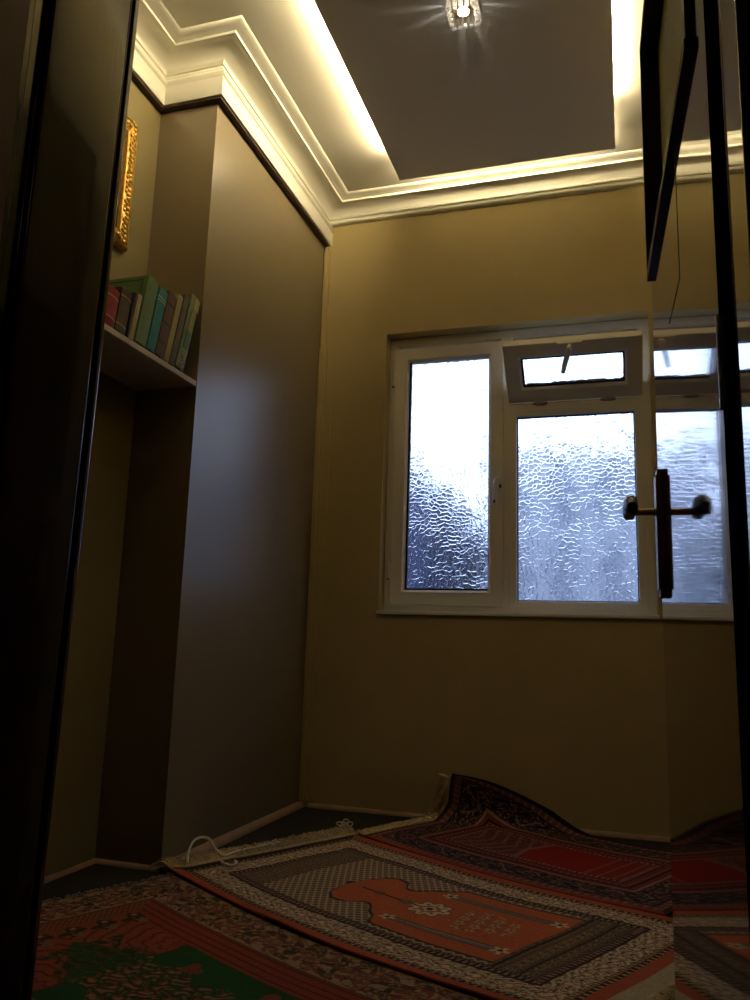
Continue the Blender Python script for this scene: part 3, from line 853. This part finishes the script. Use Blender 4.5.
def make_rug(O, eu, ev, L, W, colfn, warp, name, label, cat, res=.0032, thick=.007, tone=(1, 1, 1)):
    nu, nv = int(L / res) + 1, int(W / res) + 1
    uu, vv = np.meshgrid(np.linspace(0, L, nu), np.linspace(0, W, nv), indexing='ij')
    col = colfn(uu, vv, L, W)
    # slightly ragged knots: jitter colours
    col = col * (1 + rng.normal(0, .10, uu.shape))[..., None]
    col = col * np.array(tone)
    P = warp(uu, vv)
    me = bpy.data.meshes.new(name)
    n = nu * nv
    top = P.reshape(-1, 3)
    loc = np.array([O[0], O[1], 0.0])
    idx = np.arange(n).reshape(nu, nv)
    q = np.stack([idx[:-1, :-1], idx[1:, :-1], idx[1:, 1:], idx[:-1, 1:]], -1).reshape(-1, 4)
    # underside: the same grid, coarser would crack, so share resolution only on the rim strip
    me.vertices.add(n); me.vertices.foreach_set('co', (top - loc).astype(np.float32).ravel())
    me.loops.add(q.size); me.loops.foreach_set('vertex_index', q.astype(np.int32).ravel())
    me.polygons.add(len(q)); me.polygons.foreach_set('loop_start', np.arange(0, q.size, 4, dtype=np.int32))
    me.update(calc_edges=True)
    at = me.attributes.new('pile', 'FLOAT_COLOR', 'POINT')
    at.data.foreach_set('color', np.concatenate([np.clip(col.reshape(-1, 3), 0, 1), np.ones((n, 1))], 1).astype(np.float32).ravel())
    me.polygons.foreach_set('use_smooth', np.ones(len(q), dtype=bool))
    me.materials.append(rugmat)
    o = bpy.data.objects.new(name, me); COL.objects.link(o); o.location = loc
    md = o.modifiers.new('thickness', 'SOLIDIFY'); md.thickness = thick; md.offset = -1
    tag(o, label, cat, 'prayer rugs on the floor')
    return o

def fringe(parent, base_pts, out_dirs, length, curl, name='fringe', per=2, r=.0011, m=None, ymax=9):
    b = MB()
    for p, dirv in zip(base_pts, out_dirs):
        for _ in range(per):
            p0 = Vector(p) + Vector((random.uniform(-.003, .003), random.uniform(-.003, .003), 0))
            d = Vector(dirv).normalized()
            side = Vector((-d.y, d.x, 0))
            l = length * random.uniform(.65, 1.15)
            a = random.gauss(0, .35); lift = random.uniform(0, curl)
            pts = []
            for k in range(5):
                t = k / 4
                q = p0 + d * (l * t) + side * (l * (a * t + .25 * random.uniform(-1, 1) * t))
                q.z = max(.003, p0.z * (1 - .6 * t) + lift * math.sin(PI * min(1, t * 1.1)) + random.uniform(0, .003)) if abs(d.z) < .2 else q.z
                q.y = min(q.y, ymax - random.uniform(0, .006))
                pts.append(q)
            b.tube(pts, [r * 1.2, r * 1.3, r * 1.1, r, r * .7], 4)
    return b.build(name, m or M['fringe'], parent, origin=parent.location, smooth=False)

eu = np.array([.893, -.451]); ev = np.array([.451, .893])
# --- orange rug (middle)
L2, W2 = 1.51, .846
O2 = np.array([-1.440, 2.460])
def warp2(u, v):
    off = -.060 * np.sin(PI * np.clip(u / 1.45, 0, 1)) + .020 * np.clip((u - .9) / .5, 0, 1)
    vv = v + off
    x = O2[0] + u * eu[0] + vv * ev[0]; y = O2[1] + u * eu[1] + vv * ev[1]
    z = .0095 + .0035 * np.sin(u * 9 + v * 5) * np.sin(v * 11) + .010 * np.exp(-(v / .045) ** 2) + .004 * np.exp(-((u - .62) / .12) ** 2) * np.exp(-(v / .12) ** 2)
    return np.stack([x, y, np.maximum(z, .0085)], -1)
r2 = make_rug(O2, eu, ev, L2, W2, rug2_col, warp2, 'rug', 'orange prayer rug with a rust niche and cream scroll border, in the middle', 'rug', res=.0030, tone=(.92, .90, .82))
pts, dr = [], []
for k in range(230):
    v = W2 * k / 229
    p = warp2(np.array(0.0), np.array(v)); pts.append(p); dr.append((-eu[0] - .12 * ev[0], -eu[1] - .12 * ev[1], 0))
fringe(r2, pts, dr, .075, .030, per=8, r=.0015)
b = MB(); b.tube([Vector(warp2(np.array(.002), np.array(W2 * k / 60.))) + Vector((0, 0, .001)) for k in range(61)], .005, 8)
b.build('woven_end', M['fringe'], r2, origin=r2.location, smooth=True)
pts, dr = [], []
for k in range(200):
    p = warp2(np.array(L2), np.array(W2 * k / 199)); pts.append(p); dr.append((eu[0], eu[1], 0))
fringe(r2, pts, dr, .05, .008, per=2)

# --- green rug (front left)
eu1 = np.array([.903, -.430]); ev1 = np.array([.430, .903])
L1, W1 = 1.32, .765
O1 = np.array([-1.405, 2.432]) - ev1 * W1
def warp1(u, v):
    off = -.055 * np.sin(PI * np.clip(u / 1.45, 0, 1)) - .004
    vv = v + off
    x = O1[0] + u * eu1[0] + vv * ev1[0]; y = O1[1] + u * eu1[1] + vv * ev1[1]
    z = .0085 + .002 * np.sin(u * 8) * np.sin(v * 9)
    return np.stack([x, y, np.maximum(z, .0080)], -1)
r1 = make_rug(O1, eu1, ev1, L1, W1, rug1_col, warp1, 'rug', 'rust prayer rug with a green field and cream floral border, at front left', 'rug', res=.0030, tone=(.56, .52, .48))
pts, dr = [], []
for k in range(110):
    p = warp1(np.array(0.0), np.array(W1 * k / 109)); pts.append(p); dr.append((-eu1[0], -eu1[1], 0))
fringe(r1, pts, dr, .030, .006, per=1, m=mat('grey cotton fringe', (.36, .30, .22), .85, .1))

# --- dark red rug (back), its far corner riding up the window wall
L3, W3 = 1.25, .80
O3 = np.array([-1.026, 3.213])
YWALL = YB - .026
def warp3(u, v):
    off = -.066 * np.sin(PI * np.clip(u / 1.45, 0, 1)) + .030 * np.clip((u - .8) / .5, 0, 1) + .006
    vv = v + off
    x = O3[0] + u * eu[0] + vv * ev[0]; y = O3[1] + u * eu[1] + vv * ev[1]
    # bend up where the flat rug would run into the wall
    R = .075
    y0 = YWALL - R
    s = np.maximum(y - y0, 0)
    ph = np.clip(s / R, 0, PI / 2)
    yb = np.where(y > y0, y0 + R * np.sin(ph), y)
    zb = np.where(y > y0, R * (1 - np.cos(ph)) + np.maximum(s - R * PI / 2, 0), 0)
    zb = .192 * np.sin(PI / 2 * np.clip(zb / .30, 0, 1))
    lean = np.maximum(s - R * PI / 2, 0)
    x = x - .42 * lean
    yb = yb - .02 * lean
    z = .0085 + zb + .003 * np.sin(u * 10 + 1) * np.sin(v * 8) + .010 * np.exp(-((u - 1.05) / .10) ** 2) * np.exp(-((v - .80) / .06) ** 2)
    return np.stack([x, yb, np.maximum(z, .0080)], -1)
r3 = make_rug(O3, eu, ev, L3, W3, rug3_col, warp3, 'rug', 'dark red and black prayer rug at the back, its corner riding up the wall', 'rug', res=.0030, tone=(.74, .70, .68))
pts, dr = [], []
for k in range(240):
    v = W3 * k / 239
    p = warp3(np.array(0.0), np.array(v)); q = warp3(np.array(.03), np.array(v))
    d = Vector(p) - Vector(q); d.normalize()
    pts.append(p); dr.append((d.x, d.y, d.z))
fringe(r3, pts, dr,  .052, .016, per=8, r=.0015, ymax=YB - .004)
b = MB(); b.tube([Vector(warp3(np.array(.002), np.array(W3 * k / 80.))) + Vector((0, -.001, .001)) for k in range(81)], .0045, 8)
b.build('woven_end', M['fringe'], r3, origin=r3.location, smooth=True)

# ---------------------------------------------------------------- loose cord and knotted thread
def smooth_path(p, n=8):
    p = [Vector(q) for q in p]; out = []
    for i in range(len(p) - 1):
        a, b_, c, d = p[max(i - 1, 0)], p[i], p[i + 1], p[min(i + 2, len(p) - 1)]
        for k in range(n):
            t = k / n
            out.append(.5 * ((2 * b_) + (c - a) * t + (2 * a - 5 * b_ + 4 * c - d) * t * t + (3 * b_ - a - 3 * c + d) * t ** 3))
    out.append(p[-1]); return out
def rope(path, r, parent=None, name='cord', strands=3, pitch=.016):
    b = MB(); path = smooth_path(path, 10)
    L = 0; s = [0]
    for i in range(1, len(path)): L += (path[i] - path[i - 1]).length; s.append(L)
    for k in range(strands):
        pts = []
        for i, p in enumerate(path):
            t = (path[min(i + 1, len(path) - 1)] - path[max(i - 1, 0)]).normalized()
            a = Vector((0, 0, 1)) - t * t.z
            if a.length < .1: a = Vector((1, 0, 0)) - t * t.x
            a.normalize(); c = t.cross(a)
            an = 2 * PI * (s[i] / pitch + k / strands)
            pts.append(p + (a * math.cos(an) + c * math.sin(an)) * r * .55)
        b.tube(pts, r * .6, 6)
    return b
cp = [(-1.400, 2.500, .030), (-1.412, 2.525, .055), (-1.418, 2.575, .085), (-1.400, 2.630, .080), (-1.372, 2.640, .045), (-1.345, 2.655, .024), (-1.330, 2.700, .026), (-1.300, 2.770, .028), (-1.268, 2.820, .030)]
b = rope(cp, .0048)
cd = b.build('cord', M['cotton'], None, (-1.40, 2.5, .0), smooth=True)
tag(cd, 'twisted white cord looped over the rug fringe by the chimney breast', 'cord')
b = MB()
for k in range(5):
    e = Vector((-1.268, 2.820, .030)); a = random.uniform(-.6, 1.2)
    b.tube([e, e + Vector((.012 * math.cos(a), .014, .006)), e + Vector((.022 * math.cos(a) + .006, .030 + .01 * math.sin(a), random.uniform(-.012, .022)))], .0016, 5)
b.build('frayed_end', M['cotton'], cd, (-1.268, 2.820, .030))
b = rope([(-1.305, 2.560, .030), (-1.285, 2.535, .032), (-1.262, 2.545, .024), (-1.258, 2.575, .024), (-1.275, 2.600, .026)], .0046)
tag(b.build('cord', M['cotton'], None, (-1.28, 2.56, 0), smooth=True), 'short hooked end of white cord lying on the orange rug edge', 'cord')
b = MB()
kc = Vector((-1.135, 3.318, .004))
for (dx, dy, dz, w, h, rot) in ([.62 * t for t in q5[:5]] + [q5[5]] for q5 in ((-.030, 0, .014, .030, .012, .2), (.024, .004, .016, .028, .014, -.3), (0, .01, .028, .018, .020, 1.2), (.012, -.012, .010, .034, .010, .5), (-.014, -.010, .010, .026, .010, -.6))):
    pts = []
    for k in range(14):
        a = 2 * PI * k / 14
        q = Vector((w * math.cos(a), 0, h * math.sin(a)))
        q = Matrix.Rotation(rot, 3, 'Y') @ q; q = Matrix.Rotation(.32, 3, 'Z') @ q
        pts.append(kc + Vector((dx, dy, dz + .006)) + q)
    zmin = min(p.z for p in pts)
    if zmin < .004: pts = [p + Vector((0, 0, .004 - zmin)) for p in pts]
    b.tube(pts, .0032, 6, close=True)
kn = b.build('knotted_thread', M['cotton'], None, kc, smooth=True)
tag(kn, 'small knot of white thread on the black floor beyond the fringe', 'thread')

# ---------------------------------------------------------------- sky, camera, output look
w = bpy.data.worlds.new('World'); scene.world = w; w.use_nodes = True
bg = w.node_tree.nodes['Background']
bg.inputs['Color'].default_value = (.52, .66, 1.0, 1)
bg.inputs['Strength'].default_value = 3.3

cam = bpy.data.cameras.new('camera'); co = bpy.data.objects.new('camera', cam); COL.objects.link(co)
cam.sensor_fit = 'VERTICAL'; cam.sensor_height = 36; cam.sensor_width = 27
cam.lens = 797.547 / 1000 * 36
cam.clip_start = .02
yaw, pitch, roll = .3064, .1817, .0318
cy, sy, cp_, sp = math.cos(yaw), math.sin(yaw), math.cos(pitch), math.sin(pitch)
f = Vector((-sy * cp_, cy * cp_, sp)); r = Vector((cy, sy, 0)); u = r.cross(f)
c_, s_ = math.cos(roll), math.sin(roll)
r2_, u2_ = r * c_ + u * s_, u * c_ - r * s_
mw = Matrix(((r2_.x, u2_.x, -f.x, 0), (r2_.y, u2_.y, -f.y, 0), (r2_.z, u2_.z, -f.z, .75), (0, 0, 0, 1)))
co.matrix_world = mw
scene.camera = co

vs = scene.view_settings
vs.view_transform = 'Standard'; vs.look = 'None'; vs.gamma = 1; vs.exposure = 0; vs.use_curve_mapping = False
scene.display_settings.display_device = 'sRGB'
cyc = scene.cycles
cyc.max_bounces = 14; cyc.diffuse_bounces = 6; cyc.glossy_bounces = 6; cyc.transmission_bounces = 10; cyc.transparent_max_bounces = 12
cyc.caustics_refractive = True; cyc.caustics_reflective = False
cyc.sample_clamp_indirect = 6
cyc.use_denoising = True
